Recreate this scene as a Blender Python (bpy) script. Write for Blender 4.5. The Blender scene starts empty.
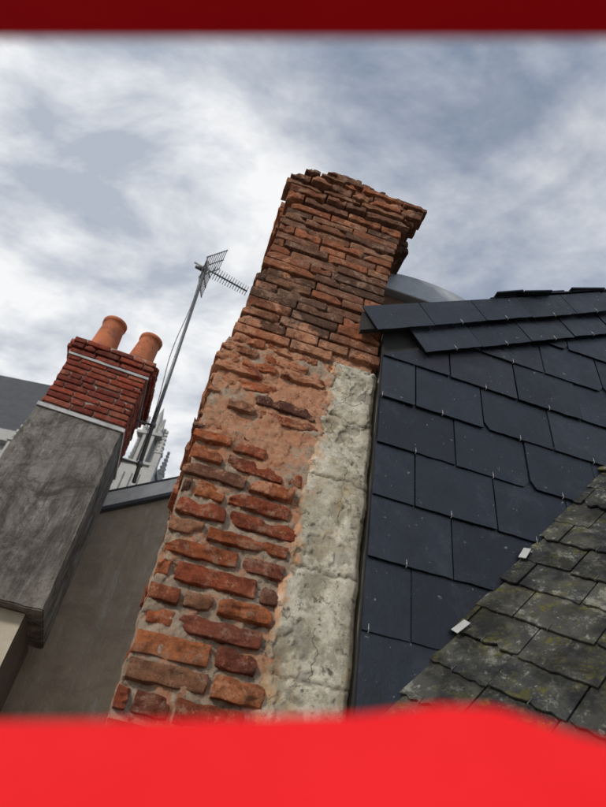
import bpy, bmesh, math, random
from mathutils import Vector, Matrix, noise
random.seed(7)
rad=math.radians
EYE=9.0
scene=bpy.context.scene
scene.view_settings.view_transform='Standard'; scene.view_settings.look='None'; scene.view_settings.exposure=0
Z=Vector((0,0,1))

# ------------------------------------------------------------ helpers
def empty(name):
    e=bpy.data.objects.new(name,None); scene.collection.objects.link(e); return e
class MB:
    def __init__(s): s.v=[];s.f=[];s.c=[]
    def add(s,vs,fs,col=(1,1,1)):
        o=len(s.v); s.v+= [tuple(v) for v in vs]; s.f+=[tuple(i+o for i in f) for f in fs]
        if isinstance(col,list): s.c+=[(*c,1) for c in col]
        else: s.c+=[(*col,1)]*len(vs)
    def obj(s,name,mat,parent=None,smooth=False,cuts=None,bevel=0):
        me=bpy.data.meshes.new(name); me.from_pydata(s.v,[],s.f); me.update()
        at=me.color_attributes.new('col','FLOAT_COLOR','POINT')
        for i,c in enumerate(s.c): at.data[i].color=c
        bm=bmesh.new(); bm.from_mesh(me)
        bmesh.ops.recalc_face_normals(bm,faces=bm.faces[:])
        if cuts:
            for co,no in cuts:
                g=bm.verts[:]+bm.edges[:]+bm.faces[:]
                r=bmesh.ops.bisect_plane(bm,geom=g,plane_co=co,plane_no=no,clear_outer=True)
                ed=[e for e in r['geom_cut'] if isinstance(e,bmesh.types.BMEdge)]
                try: bmesh.ops.edgeloop_fill(bm,edges=ed)
                except Exception: pass
        bm.to_mesh(me); bm.free()
        if smooth:
            for p in me.polygons: p.use_smooth=True
        ob=bpy.data.objects.new(name,me); scene.collection.objects.link(ob)
        me.materials.append(mat)
        if parent: ob.parent=parent
        if bevel:
            m=ob.modifiers.new('b','BEVEL'); m.width=bevel; m.segments=2; m.limit_method='ANGLE'
        return ob
BF=[(0,1,2,3),(4,7,6,5),(0,4,5,1),(1,5,6,2),(2,6,7,3),(3,7,4,0)]
def box(mb,c,ax,h,col=(1,1,1)):
    c=Vector(c); vs=[]
    for z in(-1,1):
        for x,y in((-1,-1),(1,-1),(1,1),(-1,1)):
            vs.append(c+ax[0]*h[0]*x+ax[1]*h[1]*y+ax[2]*h[2]*z)
    mb.add(vs,BF,col)
def prism(mb,pts,off,col=(1,1,1)):
    n=len(pts); vs=[Vector(p) for p in pts]+[Vector(p)+off for p in pts]
    fs=[tuple(range(n)),tuple(range(2*n-1,n-1,-1))]+[(i,(i+1)%n,n+(i+1)%n,n+i) for i in range(n)]
    mb.add(vs,fs,col)
def tube(mb,p,q,r,r2=None,n=10,col=(1,1,1)):
    p=Vector(p);q=Vector(q);r2=r if r2 is None else r2
    d=(q-p).normalized(); u=d.orthogonal().normalized(); w=d.cross(u)
    vs=[];
    for c,rr in((p,r),(q,r2)):
        for i in range(n):
            a=2*math.pi*i/n; vs.append(c+(u*math.cos(a)+w*math.sin(a))*rr)
    fs=[(i,(i+1)%n,n+(i+1)%n,n+i) for i in range(n)]+[tuple(range(n-1,-1,-1)),tuple(range(n,2*n))]
    mb.add(vs,fs,col)
def template(cuts=5):
    bm=bmesh.new(); bmesh.ops.create_cube(bm,size=2)
    bmesh.ops.subdivide_edges(bm,edges=bm.edges[:],cuts=cuts,use_grid_fill=True)
    inner=1-2/(cuts+1)
    def m(t):
        if abs(t)>inner-1e-4 and abs(t)<.999: return math.copysign(.94,t)
        if abs(t)<=inner-1e-4: return t*.82/inner
        return t
    V=[Vector((m(v.co.x),m(v.co.y),m(v.co.z))) for v in bm.verts]
    F=[tuple(v.index for v in f.verts) for f in bm.faces]; bm.free(); return V,F
TV,TF=template(10)
def brick(mb,c,ax,h,r=.006,amp=.004,col=(1,1,1),freq=24,chip=0):
    c=Vector(c); s=Vector((random.random()*90,random.random()*90,random.random()*90))
    vs=[]; chips=[]
    for _ in range(5):
        if random.random()<chip:
            chips.append((Vector((random.choice((-1,1))*h[0]*random.choice((1,random.random())),h[1],random.choice((-1,1))*h[2])),random.uniform(.012,.030)))
    cols=[]
    for p in TV:
        q=Vector((p.x*h[0],p.y*h[1],p.z*h[2]))
        k=Vector([max(-(h[i]-r),min(h[i]-r,q[i])) for i in range(3)])
        d=q-k
        if d.length>1e-6: q=k+d.normalized()*min(d.length,r)
        f=1
        for cc,rr in chips:
            dd=(q-cc).length
            if dd<rr: q=q+(-Vector((math.copysign(.5,cc.x),1,math.copysign(.6,cc.z))).normalized())*(rr-dd)*.6; f=1.2
        nz=noise.noise((q+s)*30)+.5*noise.noise((q+s)*75)
        if chip>.3 and nz>.26 and p.y>.5: q.y-=min(.005,(nz-.26)*.06); f*=1.12   # spalled face
        q=q+noise.noise_vector((q+s)*freq)*amp+noise.noise_vector((q+s)*freq*4)*amp*.5
        cols.append(tuple(min(1,x*f) for x in col))
        vs.append(c+ax[0]*q.x+ax[1]*q.y+ax[2]*q.z)
    mb.add(vs,TF,cols)

class NT:
    def __init__(s,mat):
        s.t=mat.node_tree; s.n=s.t.nodes; s.l=s.t.links
    def N(s,typ,**k):
        n=s.n.new(typ)
        for a,b in k.items(): setattr(n,a,b)
        return n
    def L(s,a,b): s.l.new(a,b)
    def noise(s,vec,scale,detail=6,rough=.6,dist=0):
        n=s.N('ShaderNodeTexNoise'); n.inputs['Scale'].default_value=scale; n.inputs['Detail'].default_value=detail
        n.inputs['Roughness'].default_value=rough; n.inputs['Distortion'].default_value=dist
        s.L(vec,n.inputs['Vector']); return n.outputs['Fac']
    def ramp(s,f,stops):
        r=s.N('ShaderNodeValToRGB'); e=r.color_ramp.elements
        while len(e)<len(stops): e.new(.5)
        for i,(p,c) in enumerate(stops):
            e[i].position=p; e[i].color=(c,c,c,1) if isinstance(c,(int,float)) else (*c,1)
        s.L(f,r.inputs[0]); return r.outputs[0]
    def mix(s,f,a,b,mode='MIX'):
        m=s.N('ShaderNodeMix',data_type='RGBA',blend_type=mode)
        for sock,v in((m.inputs[0],f),(m.inputs[6],a),(m.inputs[7],b)):
            if isinstance(v,(int,float)): sock.default_value=v
            elif isinstance(v,tuple): sock.default_value=(*v,1)
            else: s.L(v,sock)
        return m.outputs[2]
    def math(s,op,a,b=0,clamp=False):
        m=s.N('ShaderNodeMath',operation=op,use_clamp=clamp)
        for i,v in enumerate((a,b)):
            if isinstance(v,(int,float)): m.inputs[i].default_value=v
            else: s.L(v,m.inputs[i])
        return m.outputs[0]
    def mapped(s,vec,scale):
        m=s.N('ShaderNodeMapping'); m.inputs['Scale'].default_value=scale; s.L(vec,m.inputs[0]); return m.outputs[0]
def newmat(name):
    m=bpy.data.materials.new(name); m.use_nodes=True; t=NT(m); b=m.node_tree.nodes['Principled BSDF']
    tc=t.N('ShaderNodeTexCoord').outputs['Object']; return m,t,b,tc
def bump(t,b,h,strength=.5,dist=.01):
    n=t.N('ShaderNodeBump'); n.inputs['Strength'].default_value=strength; n.inputs['Distance'].default_value=dist
    t.L(h,n.inputs['Height']); t.L(n.outputs[0],b.inputs['Normal'])
def attr(t):
    a=t.N('ShaderNodeAttribute'); a.attribute_name='col'; return a.outputs['Color']

def mat_brick(name,scale=1.0,soot=.6,pale=.6,plaster=True):
    m,t,b,tc=newmat(name); c=attr(t)
    c=t.mix(1,c,t.ramp(t.noise(tc,45*scale,9,.78),[(.30,.45),(.68,1.5)]),'MULTIPLY')
    c=t.mix(t.ramp(t.noise(tc,10*scale,9,.78),[(.49,0),(.64,soot)]),c,(.05,.034,.028))
    pf=t.ramp(t.noise(tc,17*scale,9,.82,.4),[(.52,0),(.61,pale)])
    c=t.mix(pf,c,t.mix(t.noise(tc,30,4),(.58,.32,.20),(.50,.39,.30)))
    if plaster:   # remains of lime plaster smeared over the faces of the middle courses
        sx=t.N('ShaderNodeSeparateXYZ'); t.L(tc,sx.inputs[0]); z=sx.outputs[2]
        a=t.N('ShaderNodeMapRange'); a.inputs[1].default_value=EYE+.85; a.inputs[2].default_value=EYE+1.15; t.L(z,a.inputs[0])
        d=t.N('ShaderNodeMapRange'); d.inputs[1].default_value=EYE+1.75; d.inputs[2].default_value=EYE+1.45; t.L(z,d.inputs[0])
        zone=t.math('MULTIPLY',a.outputs[0],d.outputs[0])
        f=t.ramp(t.math('ADD',t.noise(tc,9,9,.8,.3),t.math('MULTIPLY',zone,.09)),[(.57,0),(.62,.85)])
        c=t.mix(f,c,t.mix(t.ramp(t.noise(tc,25,9,.8),[(.3,0),(.7,1)]),(.58,.20,.085),(.80,.47,.31)))
    c=t.mix(t.ramp(t.noise(tc,120*scale,4,.7),[(.60,0),(.68,.75)]),c,(.04,.03,.025))
    t.L(c,b.inputs['Base Color']); b.inputs['Roughness'].default_value=.95
    b.inputs['Specular IOR Level'].default_value=.12
    h=t.math('ADD',t.noise(tc,85*scale,9,.85),t.math('MULTIPLY',t.noise(tc,28*scale,8,.75),.9))
    bump(t,b,h,1.0,.011/scale); return m
def mat_mortar(name):
    m,t,b,tc=newmat(name)
    sx=t.N('ShaderNodeSeparateXYZ'); t.L(tc,sx.inputs[0]); z=sx.outputs[2]
    mr=t.N('ShaderNodeMapRange'); mr.inputs[1].default_value=EYE+.8; mr.inputs[2].default_value=EYE+1.1; t.L(z,mr.inputs[0])
    mu=t.N('ShaderNodeMapRange'); mu.inputs[1].default_value=EYE+1.5; mu.inputs[2].default_value=EYE+1.65; t.L(z,mu.inputs[0])
    base=t.mix(t.ramp(t.noise(tc,22,9,.82),[(.3,0),(.7,1)]),(.36,.26,.18),(.76,.62,.48))
    orange=t.mix(t.ramp(t.noise(tc,25,9,.8),[(.3,0),(.7,1)]),(.58,.20,.085),(.82,.48,.31))
    f=t.ramp(t.math('ADD',t.noise(tc,8,9,.78,.4),t.math('MULTIPLY',mr.outputs[0],.09)),[(.52,0),(.57,.9)])
    c=t.mix(f,base,orange)
    c=t.mix(t.ramp(t.noise(tc,30,9,.8),[(.54,0),(.64,.85)]),c,(.09,.062,.042))
    c=t.mix(t.math('MULTIPLY',mu.outputs[0],.75),c,(.11,.08,.06))
    t.L(c,b.inputs['Base Color']); b.inputs['Roughness'].default_value=.95; b.inputs['Specular IOR Level'].default_value=.12
    h=t.math('ADD',t.noise(tc,110,9,.85),t.noise(tc,35,8,.75)); bump(t,b,h,1.0,.011); return m
def mat_stone(name):
    m,t,b,tc=newmat(name)
    c=t.mix(t.ramp(t.noise(tc,7,9,.72),[(.35,0),(.62,1)]),(.38,.35,.28),(.70,.68,.62))
    c=t.mix(1,c,attr(t),'MULTIPLY')
    c=t.mix(t.ramp(t.noise(tc,8,9,.82,.3),[(.49,0),(.57,.7)]),c,(.25,.23,.17))
    c=t.mix(t.ramp(t.noise(tc,30,9,.8),[(.55,0),(.62,.85)]),c,(.08,.07,.05))
    c=t.mix(t.ramp(t.noise(tc,5,9,.8),[(.52,0),(.62,.6)]),c,(.42,.31,.16))
    wv=t.N('ShaderNodeTexVoronoi',feature='DISTANCE_TO_EDGE'); wv.inputs['Scale'].default_value=5
    nn=t.N('ShaderNodeTexNoise'); nn.inputs['Scale'].default_value=9; nn.inputs['Detail'].default_value=8; t.L(tc,nn.inputs['Vector'])
    va=t.N('ShaderNodeVectorMath',operation='MULTIPLY_ADD'); t.L(nn.outputs['Color'],va.inputs[0]); va.inputs[1].default_value=(.22,.22,.22); t.L(tc,va.inputs[2])
    t.L(va.outputs[0],wv.inputs['Vector'])
    cr=t.ramp(wv.outputs['Distance'],[(0,1),(.012,0)])
    crk=t.math('MULTIPLY',cr,t.ramp(t.noise(tc,4,3),[(.48,0),(.56,.8)]))
    c=t.mix(crk,c,(.10,.08,.06))
    t.L(c,b.inputs['Base Color']); b.inputs['Roughness'].default_value=.95; b.inputs['Specular IOR Level'].default_value=.15
    h=t.math('SUBTRACT',t.math('ADD',t.math('MULTIPLY',t.noise(tc,90,9,.8),.8),t.noise(tc,25,8,.7)),t.math('MULTIPLY',crk,.5)); bump(t,b,h,.8,.006); return m
def mat_slate(name,old=False):
    m,t,b,tc=newmat(name); c=attr(t)
    c=t.mix(1,c,t.ramp(t.noise(tc,12,8,.7),[(.3,.55),(.7,1.5)]),'MULTIPLY')
    if old:
        c=t.mix(t.ramp(t.noise(tc,8,9,.8,.3),[(.47,0),(.58,.7)]),c,(.12,.12,.095))
        c=t.mix(t.ramp(t.noise(tc,12,9,.82,.3),[(.56,0),(.61,.8)]),c,(.34,.34,.29))
        c=t.mix(t.ramp(t.noise(tc,45,7,.78),[(.59,0),(.64,.8)]),c,(.42,.42,.37))
        c=t.mix(t.ramp(t.noise(tc,14,9,.82),[(.54,0),(.60,.9)]),c,(.15,.14,.035))
        c=t.mix(t.ramp(t.noise(tc,40,8,.8),[(.60,0),(.64,.8)]),c,(.34,.30,.07))
        c=t.mix(t.ramp(t.noise(tc,5,9,.75),[(.48,0),(.58,.85)]),c,(.018,.019,.02))
        t.L(t.ramp(t.noise(tc,7,5),[(.3,.6),(.7,.9)]),b.inputs['Roughness']); b.inputs['Specular IOR Level'].default_value=.25
        bump(t,b,t.math('ADD',t.noise(tc,70,9,.82),t.noise(tc,16,7,.72)),1.0,.009)
    else:
        c=t.mix(t.ramp(t.noise(tc,7,9,.8,.5),[(.54,0),(.68,.4)]),c,(.05,.055,.07))
        c=t.mix(t.ramp(t.noise(tc,60,3,.6),[(.69,0),(.73,.5)]),c,(.3,.3,.3))
        t.L(t.ramp(t.noise(tc,5,9,.75),[(.42,.12),(.60,.48)]),b.inputs['Roughness'])
        b.inputs['Specular IOR Level'].default_value=.5
        bump(t,b,t.math('ADD',t.math('MULTIPLY',t.noise(tc,60,9,.8),.4),t.noise(tc,8,6,.6)),.6,.007)
    t.L(c,b.inputs['Base Color']); return m
def mat_plain(name,c1,c2,scale=8,rough=.7,metal=0,bumps=.3,bd=.004,stain=None,streak=None,spec=.4):
    m,t,b,tc=newmat(name)
    c=t.mix(t.ramp(t.noise(tc,scale,9,.7),[(.3,0),(.7,1)]),c1,c2)
    if streak:
        v=t.mapped(tc,(5,5,.7)); c=t.mix(t.ramp(t.noise(v,1.3,9,.78,.3),[(.46,0),(.60,streak[1])]),c,streak[0])
        v=t.mapped(tc,(11,11,1.6)); c=t.mix(t.ramp(t.noise(v,1,9,.8,.3),[(.55,0),(.63,.5)]),c,(.45,.43,.39))
    if stain: c=t.mix(t.ramp(t.noise(tc,scale*.35,9,.8,.6),[(.48,0),(.60,stain[1])]),c,stain[0])
    t.L(c,b.inputs['Base Color']); b.inputs['Roughness'].default_value=rough; b.inputs['Metallic'].default_value=metal
    b.inputs['Specular IOR Level'].default_value=spec
    bump(t,b,t.noise(tc,scale*6,8,.7),bumps,bd); return m

M_brick=mat_brick('old_brick'); M_mortar=mat_mortar('crumbling_mortar'); M_stone=mat_stone('white_tuffeau')
M_slate=mat_slate('dark_slate'); M_old=mat_slate('lichened_slate',True)
M_brick2=mat_brick('red_brick',.6,.3,.2,False)
M_zinc=mat_plain('zinc',(.30,.33,.36),(.48,.51,.54),6,.5,.2,.15,.004,((.22,.24,.26),.5))
M_steel=mat_plain('steel',(.12,.12,.12),(.22,.22,.22),30,.5,.5,.1)
M_hook=mat_plain('hook_steel',(.45,.45,.45),(.6,.6,.6),30,.4,.6,.1)
M_dark=mat_plain('underlay',(.02,.02,.02),(.04,.04,.04),10,.9)
M_render=mat_plain('grey_render',(.15,.135,.12),(.28,.26,.235),7,.95,0,.9,.010,((.060,.052,.043),.85),((.060,.052,.043),.8),.2)
M_tan=mat_plain('tan_render',(.32,.255,.19),(.40,.33,.255),9,.95,0,.7,.008,((.24,.19,.145),.6),((.26,.21,.16),.35),.2)
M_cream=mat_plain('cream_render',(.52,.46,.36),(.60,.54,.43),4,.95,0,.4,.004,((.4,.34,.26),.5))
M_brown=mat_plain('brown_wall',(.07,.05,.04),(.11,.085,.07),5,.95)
M_fascia=mat_plain('pale_fascia',(.66,.65,.62),(.76,.75,.72),6,.7,0,.3,.004,((.4,.38,.35),.5))
M_terra=mat_plain('terracotta',(.40,.11,.045),(.50,.165,.07),10,.85,0,.5,.004,((.12,.055,.035),.8))
M_joint=mat_plain('brick_joint',(.30,.22,.18),(.42,.34,.28),14,.95,0,.6)
M_cath=mat_plain('cathedral_stone',(.34,.34,.33),(.50,.49,.47),.8,.9,0,.5,.05)
M_farslate=mat_plain('far_slate',(.04,.044,.05),(.07,.074,.08),1.5,.7,0,.4,.05)
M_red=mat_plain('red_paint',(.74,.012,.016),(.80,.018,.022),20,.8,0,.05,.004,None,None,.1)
M_red_shaded=mat_plain('red_paint_shaded',(.34,.006,.018),(.38,.008,.02),20,.8,0,.05,.004,None,None,.1)  # frame red with the shade of the head's underside painted into the colour
M_lead=mat_plain('lead_flashing',(.36,.36,.36),(.52,.52,.51),20,.6,.2,.3,.004,((.2,.2,.2),.5))
M_ground=mat_plain('asphalt',(.045,.045,.047),(.06,.06,.06),.5,.9)
M_tower=mat_plain('house_wall',(.36,.33,.28),(.45,.41,.35),1.2,.95)

# ------------------------------------------------------------ wall frame: A along wall, N outward
th=rad(9.0)
A=Vector((math.cos(th),math.sin(th),0)); N=Vector((math.sin(th),-math.cos(th),0)); O=Vector((0,1.4,EYE))
def P(a,d,z): return O+A*a+N*d+Z*z
FR=(A,N,Z)
def lerp(tab,z):
    if z<=tab[0][0]: return tab[0][1]
    for (z0,v0),(z1,v1) in zip(tab,tab[1:]):
        if z<=z1: return v0+(v1-v0)*(z-z0)/(z1-z0)
    return tab[-1][1]
LT=[(-9,-.30),(.3,-.272),(.8,-.285),(1.0,-.305),(1.42,-.325),(1.47,-.295),(1.8,-.275),(2.2,-.25),(2.45,-.24)]
RT=[(-9,.245),(1.5,.25),(2.0,.25),(2.3,.285),(2.45,.305)]
BT=[(-9,.02),(.3,.036),(1.0,.052),(1.5,.078)]
CD=[(-9,-.017),(.85,-.016),(1.0,-.008),(1.42,-.008),(1.52,-.018),(9,-.018)]
DB=-.50
def fbm(p,amps):
    v=Vector((0,0,0))
    for f,a in amps: v+=noise.noise_vector(p*f)*a
    return v
ch=empty('brick_chimney')
core=MB(); ring=[]; zs=[-9,-5,-2,-1]+[-.6+i*.0075 for i in range(int(3.28/.0075))]
NF=96
for z in zs:
    l=lerp(LT,z)+(.018 if z>.9 else .004); r=lerp(RT,z)-(.045 if z<1.5 else .02)
    fr=lerp(CD,z)
    pts=[(l+(r-l)*i/NF,fr) for i in range(NF)]+[(r,fr+(DB+.02-fr)*i/14) for i in range(14)]\
       +[(r+(l-r)*i/8,DB+.02) for i in range(8)]+[(l,DB+.02-(DB+.02-fr)*i/14) for i in range(14)]
    row=[]
    for a,d in pts:
        p=P(a,d,z)
        nv=fbm(p,((11,.009),(33,.007),(80,.0045),(170,.003)))
        if z<-.9: nv=Vector((0,0,0))
        if d==fr and z<1.5 and a>lerp(BT,z)+.02: nv-=N*.03
        row.append(p+nv)
    ring.append(row)
def loft(mb,ring):
    n=len(ring[0]); vs=[v for r in ring for v in r]
    fs=[(k*n+i,k*n+(i+1)%n,(k+1)*n+(i+1)%n,(k+1)*n+i) for k in range(len(ring)-1) for i in range(n)]
    fs.append(tuple(range((len(ring)-1)*n,len(ring)*n))); fs.append(tuple(range(n-1,-1,-1)))
    return vs,fs
core.add(*loft(core,ring)); core.obj('mortar_core',M_mortar,ch,True)
PAL_LOW=[(.42,.12,.05),(.34,.09,.045),(.48,.165,.07),(.25,.08,.05),(.40,.13,.06),(.46,.15,.065),(.16,.07,.05),(.32,.15,.085),(.38,.11,.055),(.22,.10,.065)]
PAL_UP=[(.24,.105,.06),(.31,.12,.065),(.38,.14,.07),(.20,.10,.065),(.15,.085,.06),(.34,.17,.10),(.42,.155,.08),(.26,.12,.075)]
bk=MB()
def row_bricks(p0,dirv,outv,length,z,h,gap,lens,pal,miss,proj=0,wob=.006,start=0,amp=.003,dep=.055,r=.0035,chip=.2,tl=.014):
    x=-start
    while x<length-.03:
        L=random.choice(lens)*random.uniform(.88,1.1)
        x0=max(x,0); x1=min(x+L,length)
        if length-x1<.05: x1=length
        if x1-x0>.035 and random.random()>miss:
            hh=h*random.uniform(.86,1.06)/2
            s=tl
            R=Matrix.Rotation(random.gauss(0,s),3,'Y')@Matrix.Rotation(random.gauss(0,s),3,'Z')@Matrix.Rotation(random.gauss(0,s*.7),3,'X')
            M=Matrix((dirv,outv,Z)).transposed(); Rm=M@R@M.transposed()
            ax=tuple(Rm@a for a in (dirv,outv,Z))
            c=p0+dirv*((x0+x1)/2)+outv*(proj-dep+random.gauss(0,wob))+Z*(z+h/2+random.gauss(0,.0015))
            col=random.choice(pal); k=random.uniform(.75,1.2); col=tuple(min(1,q*k) for q in col)
            brick(bk,c,ax,((x1-x0-gap)/2,dep,hh),r=min(r,hh*.4),amp=amp,col=col,chip=chip)
        x+=L if x1<length else 9
def course(z,h,gap,lens,pal,miss,proj=0,k=0,wob=.006,amp=.003,full=False,cutl=0,cutr=0,chip=.25,r=.0035,tl=.014,eg=.005):
    l=lerp(LT,z)-proj+cutl+random.gauss(0,eg); rr=lerp(RT,z)+proj-cutr+random.gauss(0,eg)
    fr=rr
    if z<1.5 and not full: fr=lerp(BT,z)+random.uniform(-.022,.022)
    st=[0,.11,.05,.15][k%4]
    row_bricks(P(l,0,0),A,N,fr-l,z,h,gap,lens,pal,miss,proj,wob,st,amp,r=r,chip=chip,tl=tl)
    global TV,TF
    a,b=TV,TF; TV,TF=TS
    D=.50
    row_bricks(P(l,-.125,0),-N,-A,D-.13,z,h,gap,lens,pal,miss,0,wob,st,amp)
    if z>1.45: row_bricks(P(rr,-.125,0),-N,A,D-.13,z,h,gap,lens,pal,miss,0,wob,st,amp)
    row_bricks(P(l,-D,0),A,-N,rr-l,z,h,gap,lens,pal,miss,0,wob,st,amp)
    TV,TF=a,b
TS=template(5)
z=-.55;k=0
while z<.98:
    h=random.uniform(.040,.050); course(z,h,.014,[.20,.19,.09,.14,.21],PAL_LOW,.025,0,k,.004,.003,chip=.48,r=.003,tl=.014); z+=h+random.uniform(.012,.018);k+=1
while z<1.46:
    h=random.uniform(.034,.041); course(z,h,.014,[.17,.10,.14,.19],PAL_LOW+PAL_UP[1:3],.17,0,k,.006,.004,chip=.55,r=.0035,tl=.018); z+=h+random.uniform(.010,.016);k+=1
while z<2.42:
    h=random.uniform(.043,.049); course(z,h,.006,[.20,.19,.10,.19,.13],PAL_UP,.01,0,k,.0028,.002,chip=.28,tl=.007,eg=.003,r=.003); z+=h+.007;k+=1
ztop=z
for j,(pr,h,cl,cr,ms) in enumerate([(.014,.045,0,0,0),(.032,.043,0,0,.0),(.041,.028,.0,-.01,.0),(.052,.044,.01,-.03,.03),(.042,.040,.05,-.05,.04),(.048,.024,.08,-.06,.04),(.03,.042,.11,-.045,.08),(.02,.026,.14,.03,.3),(.01,.04,.17,.16,.5)]):
    course(z,h,.007,[.20,.10,.13,.18],PAL_UP,ms,pr,k,.007,.0035,True,cl,cr,.45,.003,.016); z+=h+.005;k+=1
bk.obj('bricks',M_brick,ch,True)
capc=MB(); box(capc,P(.05,-.24,(ztop+z-.13)/2),FR,(.24,.22,(z-.13-ztop)/2)); capc.obj('cap_core',M_mortar,ch)
# flaking limewashed quoin: one continuous face with faint joints between the blocks
sz=[-.33,-.05,.22,.42,.70,1.0,1.235]
ring=[];cols=[]
zz=-.6
while zz<=1.535:
    l=lerp(BT,zz)-.004+.020*noise.noise(Vector((0,3,zz*9)))+.014*noise.noise(Vector((5,1,zz*38))); r=.246+.003*noise.noise(Vector((9,0,zz*12)))
    fr=-.004
    nf=56; pts=[(l+(r-l)*i/nf,fr) for i in range(nf+1)]+[(r,fr-.02*i) for i in range(1,7)]+[(l,fr-.02*i) for i in range(6,0,-1)]
    row=[]
    for a,d in pts:
        p=P(a,d,zz)
        nv=fbm(p,((6,.007),(16,.003),(45,.0018),(110,.0012)))
        dd=0;cc=1.0
        for s in sz:
            q=abs(zz-s-.016*noise.noise(Vector((a*14,0,s*7)))-.008*noise.noise(Vector((a*50,0,s*7))))
            w=.0048*(1+.9*noise.noise(Vector((a*30,5,s*9))))
            if q<w: dd-=.007*(1-q/w); cc=min(cc,.34+.6*q/w)
        fl=noise.noise(p*8)+.5*noise.noise(p*24)+.25*noise.noise(p*60)
        fe=min(1,max(0,(fl-.22)/.03)); dd-=.0045*fe; cc*=1-.32*fe
        e=min(a-l,r-a)
        if e<.014 and d==fr: dd-=.012*(1-e/.014)
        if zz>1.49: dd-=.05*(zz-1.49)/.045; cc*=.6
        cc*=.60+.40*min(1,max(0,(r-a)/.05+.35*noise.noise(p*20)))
        le=min(1,max(0,1.25-(a-l)/.028+1.3*noise.noise(p*22)+.6*noise.noise(p*60)))  # orange mortar smeared over the left edge
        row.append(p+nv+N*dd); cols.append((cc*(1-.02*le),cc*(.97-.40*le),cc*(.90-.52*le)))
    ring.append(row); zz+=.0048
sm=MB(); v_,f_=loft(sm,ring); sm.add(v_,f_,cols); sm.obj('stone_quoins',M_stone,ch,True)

# ------------------------------------------------------------ slate-clad house
hs=empty('slate_house')
R0=1.765; RS=.60
def rake(a): return R0+RS*(a-.143)
hb=MB()
prism(hb,[P(.262,.0,-9),P(5,.0,-9),P(5,.0,rake(5)-.03),P(.262,.0,rake(.262)-.03)],-N*4)
hb.obj('house_body',M_tower,hs)
ub=MB(); prism(ub,[P(.25,.004,-2),P(5,.004,-2),P(5,.004,rake(5)-.02),P(.25,.004,rake(.25)-.02)],N*.014); ub.obj('wall_boarding',M_dark,hs)
def slates(mb,hooks,org,U,V,W,u0,u1,v0,v1,w,e,tilt=.016,thk=.005,cols=None,jit=.0,rag=.002,wvar=0,off=0,clip=.3,skip=0):
    L=e*2.15; rows=int((v1-v0)/e)+1
    for r in range(rows):
        vb=v0+r*e; u=u0-(w*.5 if r%2 else 0)-random.random()*.01
        while u<u1:
            ww=w*random.uniform(1-wvar,1+wvar)
            g=.0015+random.random()*.002
            dv=random.gauss(0,jit); ro=random.gauss(0,jit*1.5)
            nb=11; pts=[(g,L),(ww-g,L)]
            bot=[(g+(ww-2*g)*(1-i/nb), random.gauss(0,rag)) for i in range(nb+1)]
            c=random.random()
            if c<clip*.6: bot=[(ww-g,.026)]+[(ww-g-.02,0)]+bot[2:]
            elif c<clip: bot=bot[:-2]+[(g+.02,0),(g,.03)]
            if rag>.0028 and random.random()<.35:
                i=random.randint(1,nb-2); bot[i]=(bot[i][0],random.uniform(.006,.014))
            pts+=bot
            nn=random.gauss(0,.0008)+off; wt=random.gauss(0,.0026)
            def pt(x,y,t): 
                return org+U*(u+x+ro*y)+V*(vb+dv+y+ro*(x-ww/2))+W*(tilt*(1-y/L)+nn+t+wt*(x/ww))
            if random.random()>=skip:
                bv=[pt(x,y,0) for x,y in pts]; tv=[pt(x,y,thk) for x,y in pts]
                m=len(pts); fs=[tuple(range(m)),tuple(range(2*m-1,m-1,-1))]+[(i,(i+1)%m,m+(i+1)%m,m+i) for i in range(m)]
                mb.add(bv+tv,fs,random.choice(cols) if cols else (1,1,1))
                if hooks is not None and random.random()<.8:
                    hx=ww/2+random.gauss(0,.01)
                    p0=pt(hx,-.004,thk+.003); p1=pt(hx,.018,thk+.0015)
                    tube(hooks,p0,p1,.0009,n=5); tube(hooks,pt(hx,-.004,-.004),p0,.0009,n=5)
            u+=ww
DS=[(.006,.008,.015),(.009,.012,.021),(.004,.0055,.010),(.014,.017,.026),(.007,.010,.018),(.011,.012,.018)]
ws=MB(); hk=MB()
slates(ws,hk,P(0,.018,0),A,Z,N,.25,3.6,-.84,3.4,.268,.200,cols=DS,wvar=.04,jit=.0016,rag=.0008,clip=.22)
cut=[(P(.249,0,0),-A)]
rn=(Z-A*RS).normalized()
ws.obj('wall_slates',M_slate,hs,cuts=cut+[(P(.143,0,R0-.26),rn)])
U=(A+Z*RS).normalized(); V=(Z-A*RS).normalized()
r2=MB(); slates(r2,hk,P(.143,.036,R0),U,V,N,.16,3.6,-.255,-.15,.27,.125,cols=DS,wvar=.04,jit=.0016,rag=.0008,clip=.2)
r2.obj('rake_slates_lower',M_slate,hs,cuts=cut+[(P(.143,0,R0-.01),rn)])
r1=MB(); slates(r1,hk,P(.143,.048,R0),U,V,N,0.0,3.6,-.133,-.128,.27,.135,cols=DS,wvar=.04,jit=.0016,rag=.0008,clip=.2)
r1.obj('rake_slates_upper',M_slate,hs,cuts=[(P(.143,0,R0-.004),rn),(P(.141,0,0),-A)])
hk.obj('slate_hooks',M_hook,hs,True,cuts=[(P(.143,0,R0-.01),rn),(P(.16,0,0),-A)])
bb=MB(); prism(bb,[P(.15,.022,R0-.12),P(3.6,.022,rake(3.6)-.15),P(3.6,.022,rake(3.6)-.012),P(.15,.022,R0-.012)],N*.022); bb.obj('barge_board',M_dark,hs)
vg=MB(); u=.05
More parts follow.
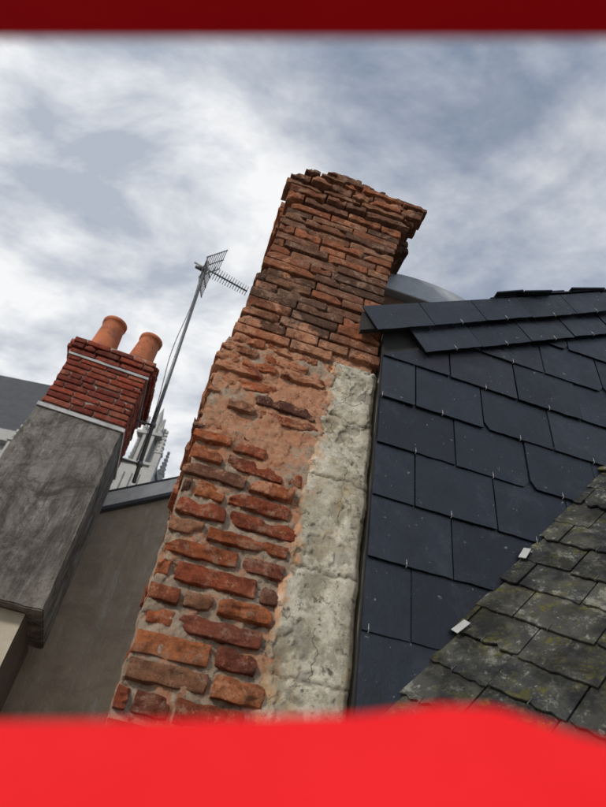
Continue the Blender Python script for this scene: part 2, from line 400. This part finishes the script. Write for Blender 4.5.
while u<3.6:
    L=random.uniform(.12,.24)
    if u>.48:
        for lay in range(3 if random.random()<.5 else 2):
            c=P(.143,.03,R0)+U*(u+L/2+random.uniform(-.03,.03))+V*(.006+lay*.008+random.uniform(0,.004))-N*.12
            box(vg,c,((U+V*random.gauss(0,.02)).normalized(),N,V),(L/2-.003,.16+random.uniform(-.015,.02),.0033),random.choice(DS))
    u+=L
vg.obj('verge_slates',M_slate,hs)
mr=MB(); prism(mr,[P(.262,-.05,rake(.262)-.025),P(5,-.05,rake(5)-.025),P(5,-.05,rake(5)+.0),P(.262,-.05,rake(.262)+.0)],-N*3.9); mr.obj('main_roof',M_farslate,hs)

RN=Vector((-.4455,-.7716,.454)).normalized(); J=RN.cross(N).normalized()
if J.z<0: J=-J
D=J.cross(RN).normalized()
if D.y>0: D=-D
RO=P(.345,0,.436)
OS=[(.045,.048,.052),(.065,.065,.063),(.032,.035,.040),(.08,.08,.073),(.055,.058,.061),(.022,.024,.029)]
ro=MB(); rk=MB()
slates(ro,rk,RO,D,J,RN,-.45,3.0,-1.6,2.6,.175,.115,tilt=.018,thk=.005,cols=OS,jit=.006,rag=.003,wvar=.18,clip=.12,skip=.012)
ro.obj('old_roof_slates',M_old,hs,cuts=[(P(0,.024,0),-N)])
rk.obj('old_roof_hooks',M_steel,hs,True,cuts=[(P(0,.05,0),-N)])
rb=MB(); c=RO-RN*.012
prism(rb,[c-J*1.8,c+D*3.1-J*1.8,c+D*3.1+J*2.8,c+J*2.8],-RN*.05); rb.obj('roof_boarding',M_dark,hs)
fl=MB()
for j,d,q in((.25,.045,.2),(.60,.04,-.15)):
    a1=(J+D*q).normalized(); box(fl,RO+J*j+D*d+RN*.033,(a1,RN.cross(a1),RN),(.024,.011,.001))
fl.obj('lead_tabs',M_lead,hs)

# zinc rounded cowl behind the verge
zc=empty('zinc_chimney_cowl'); zm=MB()
cx=P(.56,-.28,0); prof=[(-.29,0)]+[(-.29*math.cos(math.pi*i/24),.035+.14*math.sin(math.pi*i/24)**.7) for i in range(25)]+[(.29,0)]
prism(zm,[Vector((cx.x,cx.y,EYE+2.42))+A*x+Z*y for x,y in prof],-N*.7)
zm.obj('barrel_lid',M_zinc,zc,bevel=.006)
zm=MB(); box(zm,Vector((cx.x,cx.y,EYE+2.417))-N*.35,FR,(.305,.365,.013)); zm.obj('rolled_edge',M_zinc,zc,bevel=.008)
zm=MB(); box(zm,Vector((cx.x,cx.y,EYE+2.05))-N*.35,FR,(.26,.32,.35)); zm.obj('stack_base',M_mortar,zc)

# ------------------------------------------------------------ rendered chimney with pots
t2=rad(12); A2=Vector((math.cos(t2),math.sin(t2),0)); N2=Vector((math.sin(t2),-math.cos(t2),0)); O2=Vector((-1.452,4.0,EYE))
def Q(a,d,z): return O2+A2*a+N2*d+Z*z
rc=empty('rendered_chimney')
def frust(mb,l0,r0,f0,b0,z0,l1,r1,f1,b1,z1):
    vs=[Q(l0,f0,z0),Q(r0,f0,z0),Q(r0,b0,z0),Q(l0,b0,z0),Q(l1,f1,z1),Q(r1,f1,z1),Q(r1,b1,z1),Q(l1,b1,z1)]
    mb.add(vs,BF)
m=MB(); frust(m,-.80,.03,.02,-.84,1.28,-.72,0,0,-.78,2.90)
sh=m.obj('render_shaft',M_render,rc)
bm=bmesh.new(); bm.from_mesh(sh.data); bmesh.ops.bevel(bm,geom=bm.edges[:],offset=.010,segments=2,affect='EDGES')
bmesh.ops.subdivide_edges(bm,edges=[e for e in bm.edges if e.calc_length()>.3],cuts=40,use_grid_fill=True)
for v in bm.verts: v.co+=fbm(v.co,((3,.008),(9,.005),(25,.003)))
bm.to_mesh(sh.data); bm.free()
m=MB(); frust(m,-.69,-.02,-.02,-.76,2.90,-.69,-.02,-.02,-.76,3.72); m.obj('brick_joints',M_joint,rc)
TV,TF=template(4)
bk=MB(); RP=[(.34,.075,.045),(.40,.10,.06),(.28,.065,.045),(.22,.055,.04),(.44,.14,.085),(.36,.11,.07)]
z=2.91;k=0
while z<3.68:
    ex=.0 if z<3.49 else (.018 if z<3.55 else .032)
    for (p0,dv,ov,ln) in((Q(-.71-ex,0,0),A2,N2,.71+2*ex),(Q(ex,-.01,0),-N2,A2,.78+ex),(Q(-.71-ex,-.01,0),-N2,-A2,.78+ex),(Q(-.71-ex,-.78,0),A2,-N2,.71+2*ex)):
        row_bricks(p0,dv,ov,ln,z,.052,.012,[.22,.22,.11],RP,0,ex,.002,[0,.11][k%2],.003,.04,.005,.2)
    z+=.065;k+=1
bk.obj('bricks',M_brick2,rc,True)
m=MB(); frust(m,-.70,-.01,-.01,-.77,z-.01,-.62,-.09,-.09,-.69,z+.06); m.obj('flaunching',M_joint,rc)
m=MB()
for zz,ex,hh in((2.84,.014,.018),(3.47,.012,.013)):
    prism(m,[Q(-.71-ex,ex,zz),Q(ex,ex,zz),Q(ex,-.78-ex,zz),Q(-.71-ex,-.78-ex,zz)],Z*hh*2)
m.obj('metal_straps',M_lead,rc)
def pot(a,d,tilt,s=1):
    mb=MB(); pr=[(.130,0),(.125,.05),(.118,.06),(.100,.32),(.099,.36),(.110,.365),(.112,.40),(.094,.405),(.086,.40),(.086,.1)]
    c=Q(a,d,3.72); n=28; ax=(Z+A2*tilt).normalized(); x=ax.orthogonal().normalized(); y=ax.cross(x)
    vs=[c+ax*h*s+(x*math.cos(2*math.pi*i/n)+y*math.sin(2*math.pi*i/n))*r*s for r,h in pr for i in range(n)]
    fs=[(j*n+i,j*n+(i+1)%n,(j+1)*n+(i+1)%n,(j+1)*n+i) for j in range(len(pr)-1) for i in range(n)]
    mb.add(vs,fs); mb.obj('chimney_pot',M_terra,rc,True)
pot(-.52,-.16,-.02,1.08); pot(-.17,-.20,.05,1.06)

# ------------------------------------------------------------ neighbour house
nh=empty('neighbour_house')
m=MB(); prism(m,[Q(-8,-.10,-9),Q(-.09,-.10,-9),Q(-.09,-.10,1.275),Q(-8,-.10,1.275)],-N2*.86); m.obj('front_wall',M_cream,nh)
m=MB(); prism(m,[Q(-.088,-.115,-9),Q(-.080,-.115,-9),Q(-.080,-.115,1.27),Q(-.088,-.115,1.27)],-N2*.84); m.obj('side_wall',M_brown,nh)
def W(x,z,y=5.0): return Vector((x,y+.158*(x+1.5),EYE+z))
def gz(x): return 2.53+.64*(x+1.75) if x<.5 else 2.53+.64*2.25-.64*(x-.5)
nB=Vector((math.sin(th),-math.cos(th),0))
m=MB(); prism(m,[W(-4.5,-9),W(5,-9),W(5,gz(5)),W(.5,gz(.5)),W(-1.75,gz(-1.75)),W(-4.5,gz(-4.5))],-nB*6); m.obj('gable_wall',M_tan,nh)
m=MB(); o=nB*.05
for x0,x1 in((-4.6,.5),(.5,5.1)):
    prism(m,[W(x0,gz(x0)+.03)+o,W(x1,gz(x1)+.03)+o,W(x1,gz(x1)+.20)+o,W(x0,gz(x0)+.20)+o],-nB*.06)
m.obj('fascia',M_fascia,nh)
m=MB()
for x0,x1 in((-4.7,.5),(.5,5.2)):
    prism(m,[W(x0,gz(x0)+.202)+o*1.15,W(x1,gz(x1)+.202)+o*1.15,W(x1,gz(x1)+.222)+o*1.15,W(x0,gz(x0)+.222)+o*1.15],-nB*6.2)
    prism(m,[W(x0,gz(x0)-.01)+o*1.4,W(x1,gz(x1)-.01)+o*1.4,W(x1,gz(x1)+.028)+o*1.4,W(x0,gz(x0)+.028)+o*1.4],-nB*.09)
m.obj('roof_edge',M_farslate,nh)

# ------------------------------------------------------------ tv antenna
an=empty('tv_antenna'); m=MB()
b0=Vector((-1.375,4.60,EYE+2.75)); b1=Vector((-1.575,4.55,EYE+6.15))
tube(m,b0,b1,.019,n=12)
md=(b1-b0).normalized()
for zz in(2.95,3.42): 
    p=b0+md*(zz-2.75); tube(m,p,p+Vector((-.27,-.05,0)),.011); tube(m,p-md*.02,p+md*.02,.03)
top=b1-md*.14
bd=Vector((.93,.30,-.10)).normalized(); el=Vector((-.30,.93,0)).normalized(); vp=bd.cross(el); vp=vp if vp.z>0 else -vp
tube(m,top-bd*.16,top+bd*.60,.011,n=8)
for i in range(15):
    p=top+bd*(.10+i*.035); s=.085-.0015*i
    for dv in((el*.8+vp*.6),(el*.8-vp*.6)): tube(m,p-dv*s,p+dv*s,.0045,n=6)
for s in(-1,1):
    base=top-bd*.04; d=(vp*s+bd*.50).normalized()
    for i in range(9):
        p=base+d*(.03+i*.042); tube(m,p-el*.17,p+el*.17,.005,n=6)
    for e in(-.17,0,.17): tube(m,base+el*e,base+d*.38+el*e,.008,n=6)
tube(m,top-bd*.12-vp*.05,top-bd*.02-vp*.05,.03,n=8)
pv=None
for i in range(30):
    f=i/29; p=top-bd*.03+(b0+md*.2-top)*f+Vector((.028*math.sin(f*9)*math.sin(math.pi*f),-.025,0))
    if pv is not None: tube(m,pv,p,.005,n=5)
    pv=p
m.obj('mast_and_elements',M_steel,an,True)

# ------------------------------------------------------------ cathedral
ca=empty('cathedral'); m=MB()
X=Vector((1,0,0));Y=Vector((0,1,0)); AX=(X,Y,Z)
def cone(mb,c,r,h,n=8):
    c=Vector(c); vs=[c+Vector((r*math.cos(2*math.pi*(i+.5)/n),r*math.sin(2*math.pi*(i+.5)/n),0)) for i in range(n)]+[c+Z*h]
    mb.add(vs,[(i,(i+1)%n,n) for i in range(n)]+[tuple(range(n-1,-1,-1))])
def pinn(mb,x,y,z,w,h,sp):
    box(mb,(x,y,z+h/2),AX,(w,w,h/2)); box(mb,(x,y,z+h),AX,(w*1.25,w*1.25,.12))
    cone(mb,(x,y,z+h+.1),w*1.15,sp)
    for i in range(5):
        f=(i+.5)/5.5
        for q in range(4):
            a=math.pi/2*q+math.pi/4; rr=w*1.15*(1-f)+.05
            box(mb,(x+rr*math.cos(a),y+rr*math.sin(a),z+h+.1+sp*f),AX,(.09,.09,.12))
    box(mb,(x,y,z+h+sp),AX,(.16,.16,.16))
tx,ty=-18.0,60; bz=EYE
box(m,(tx,ty,(bz+37.0)/2),AX,(2.3,2.3,(bz+37.0)/2))
box(m,(tx,ty,bz+37.15),AX,(2.6,2.6,.18))
for sx in(-1,1):
    for sy in(-1,1): pinn(m,tx+sx*2.2,ty+sy*2.2,bz+34,.38,5.0,3.4)
for i in range(8):
    a=math.pi/4*(i+.5); box(m,(tx+1.35*math.cos(a),ty+1.35*math.sin(a),bz+39.7),AX,(.2,.2,2.6))
box(m,(tx,ty,bz+42.3),AX,(1.6,1.6,.2)); box(m,(tx,ty,bz+39.5),AX,(.7,.7,2.6))
for i in range(4):
    a=math.pi/2*i+math.pi/4; pinn(m,tx+1.4*math.cos(a),ty+1.4*math.sin(a),bz+42.4,.2,1.0,1.6)
cone(m,(tx,ty,bz+42.4),1.2,5.6)
for q in(-.9,0,.9): box(m,(tx+q,ty-2.35,bz+31.5),AX,(.16,.12,4.2))
m.obj('gothic_turret',M_cath,ca)
m=MB(); rp=[(-80,38,24.5),(-19.5,38,24.5),(-19.5,44,35.1),(-80,44,35.1)]
vs=[Vector((x,y,z+bz)) for x,y,z in rp]+[Vector((-80,50,24.5+bz)),Vector((-19.5,50,24.5+bz))]
m.add(vs,[(0,1,2,3),(3,2,5,4),(1,5,2),(0,3,4)]); m.obj('nave_roof',M_farslate,ca)
m=MB(); box(m,(-50,44,(bz+24.5)/2),AX,(30.4,5.8,(bz+24.5)/2)); box(m,(-50,38,bz+24.3),AX,(30.6,.5,.5))
for i in range(10): pinn(m,-20.5-5.5*i,37.2,bz+15,.5,8.5,3)
m.obj('nave_wall',M_cath,ca)

# ------------------------------------------------------------ camera + red window frame
cam=bpy.data.cameras.new('camera'); co=bpy.data.objects.new('camera',cam); scene.collection.objects.link(co); scene.camera=co
Mc=(Matrix.Rotation(rad(90+41.74),4,'X')@Matrix.Rotation(rad(11.35),4,'Z')); Mc.translation=Vector((0,0,EYE)); co.matrix_world=Mc
cam.sensor_width=36; cam.lens=576/807*36; cam.clip_start=.005; cam.clip_end=3000
cam.dof.use_dof=True; cam.dof.focus_distance=2.2; cam.dof.aperture_fstop=25.7/4.8
rw=empty('red_window_frame')
fx=Vector(Mc.col[0][:3]);fy=Vector(Mc.col[1][:3]);fz=Vector(Mc.col[2][:3]); c0=Vector((0,0,EYE))
def Fp(x,y,z): return c0+fx*x+fy*y-fz*z
m=MB()
prof=[(-.17,.123),(-.03,.125),(.012,.127),(.030,.1310),(.044,.1300),(.056,.120),(.068,.113),(.17,.10)]
sill=[Fp(x,-.0668,z) for x,z in prof]+[Fp(.17,-.0668,.02),Fp(-.17,-.0668,.02)]
prism(m,sill,-fy*.03); m.obj('sill',M_red,rw,bevel=.004)
m=MB(); prism(m,[Fp(-.17,.0758,.122),Fp(.17,.0758,.122),Fp(.17,.0758,.100),Fp(-.17,.0758,.100)],fy*.012); m.obj('head',M_red_shaded,rw,bevel=.003)
m=MB()
for s in(-1,1):
    prism(m,[Fp(s*.172,-.75,.122),Fp(s*.20,-.75,.122),Fp(s*.20,.0878,.122),Fp(s*.172,.0878,.122)],fz*.022)
m.obj('jambs',M_red,rw,bevel=.003)
tr=empty('photographer_house'); m=MB(); box(m,(0,-1.6,(EYE-.62)/2),AX,(2.0,2.3,(EYE-.62)/2)); m.obj('walls_and_flat_roof',M_tower,tr)
g=MB(); g.add([(-1500,-1500,0),(1500,-1500,0),(1500,1500,0),(-1500,1500,0)],[(0,1,2,3)]); g.obj('ground',M_ground)

# ------------------------------------------------------------ light + sky
sd=Vector((-.55,-.70,.455)).normalized()
sun=bpy.data.lights.new('sun','SUN'); so=bpy.data.objects.new('sun',sun); scene.collection.objects.link(so)
so.rotation_euler=sd.to_track_quat('Z','Y').to_euler(); sun.energy=2.0; sun.angle=rad(6); sun.color=(1,.93,.83)
w=bpy.data.worlds.new('World'); scene.world=w; w.use_nodes=True; t=NT(w); t.n.clear()
sky=t.N('ShaderNodeTexSky'); sky.sky_type='NISHITA'; sky.sun_disc=False
sky.sun_elevation=math.asin(sd.z); sky.sun_rotation=math.atan2(sd.x,sd.y)
bg1=t.N('ShaderNodeBackground'); bg1.inputs[1].default_value=.15; t.L(sky.outputs[0],bg1.inputs[0])
tc=t.N('ShaderNodeTexCoord').outputs['Generated']; sx=t.N('ShaderNodeSeparateXYZ'); t.L(tc,sx.inputs[0])
zz=t.math('ADD',t.math('MAXIMUM',sx.outputs[2],0),.25)
cb=t.N('ShaderNodeCombineXYZ'); t.L(t.math('DIVIDE',sx.outputs[0],zz),cb.inputs[0]); t.L(t.math('DIVIDE',sx.outputs[1],zz),cb.inputs[1])
mp=t.N('ShaderNodeMapping'); mp.inputs['Rotation'].default_value=(0,0,rad(60)); mp.inputs['Scale'].default_value=(1,1.6,1); mp.inputs['Location'].default_value=(3.1,1.7,0)
t.L(cb.outputs[0],mp.inputs[0]); v=mp.outputs[0]
n1=t.noise(v,2.0,12,.56,.3)
cov=t.math('ADD',n1,t.math('MULTIPLY',sx.outputs[0],-.24))
fac=t.ramp(cov,[(.33,.30),(.56,1)])
n2=t.noise(v,3.8,12,.57,.25)
sh2=t.math('ADD',n2,t.math('MULTIPLY',t.math('SUBTRACT',1,sx.outputs[2]),.15))
shade=t.ramp(sh2,[(.40,(.45,.50,.58)),(.52,(.70,.73,.78)),(.63,(.93,.94,.95))])
bg2=t.N('ShaderNodeBackground'); t.L(shade,bg2.inputs[0]); bg2.inputs[1].default_value=1.0
mx=t.N('ShaderNodeMixShader'); t.L(fac,mx.inputs[0]); t.L(bg1.outputs[0],mx.inputs[1]); t.L(bg2.outputs[0],mx.inputs[2])
out=t.N('ShaderNodeOutputWorld'); t.L(mx.outputs[0],out.inputs[0])
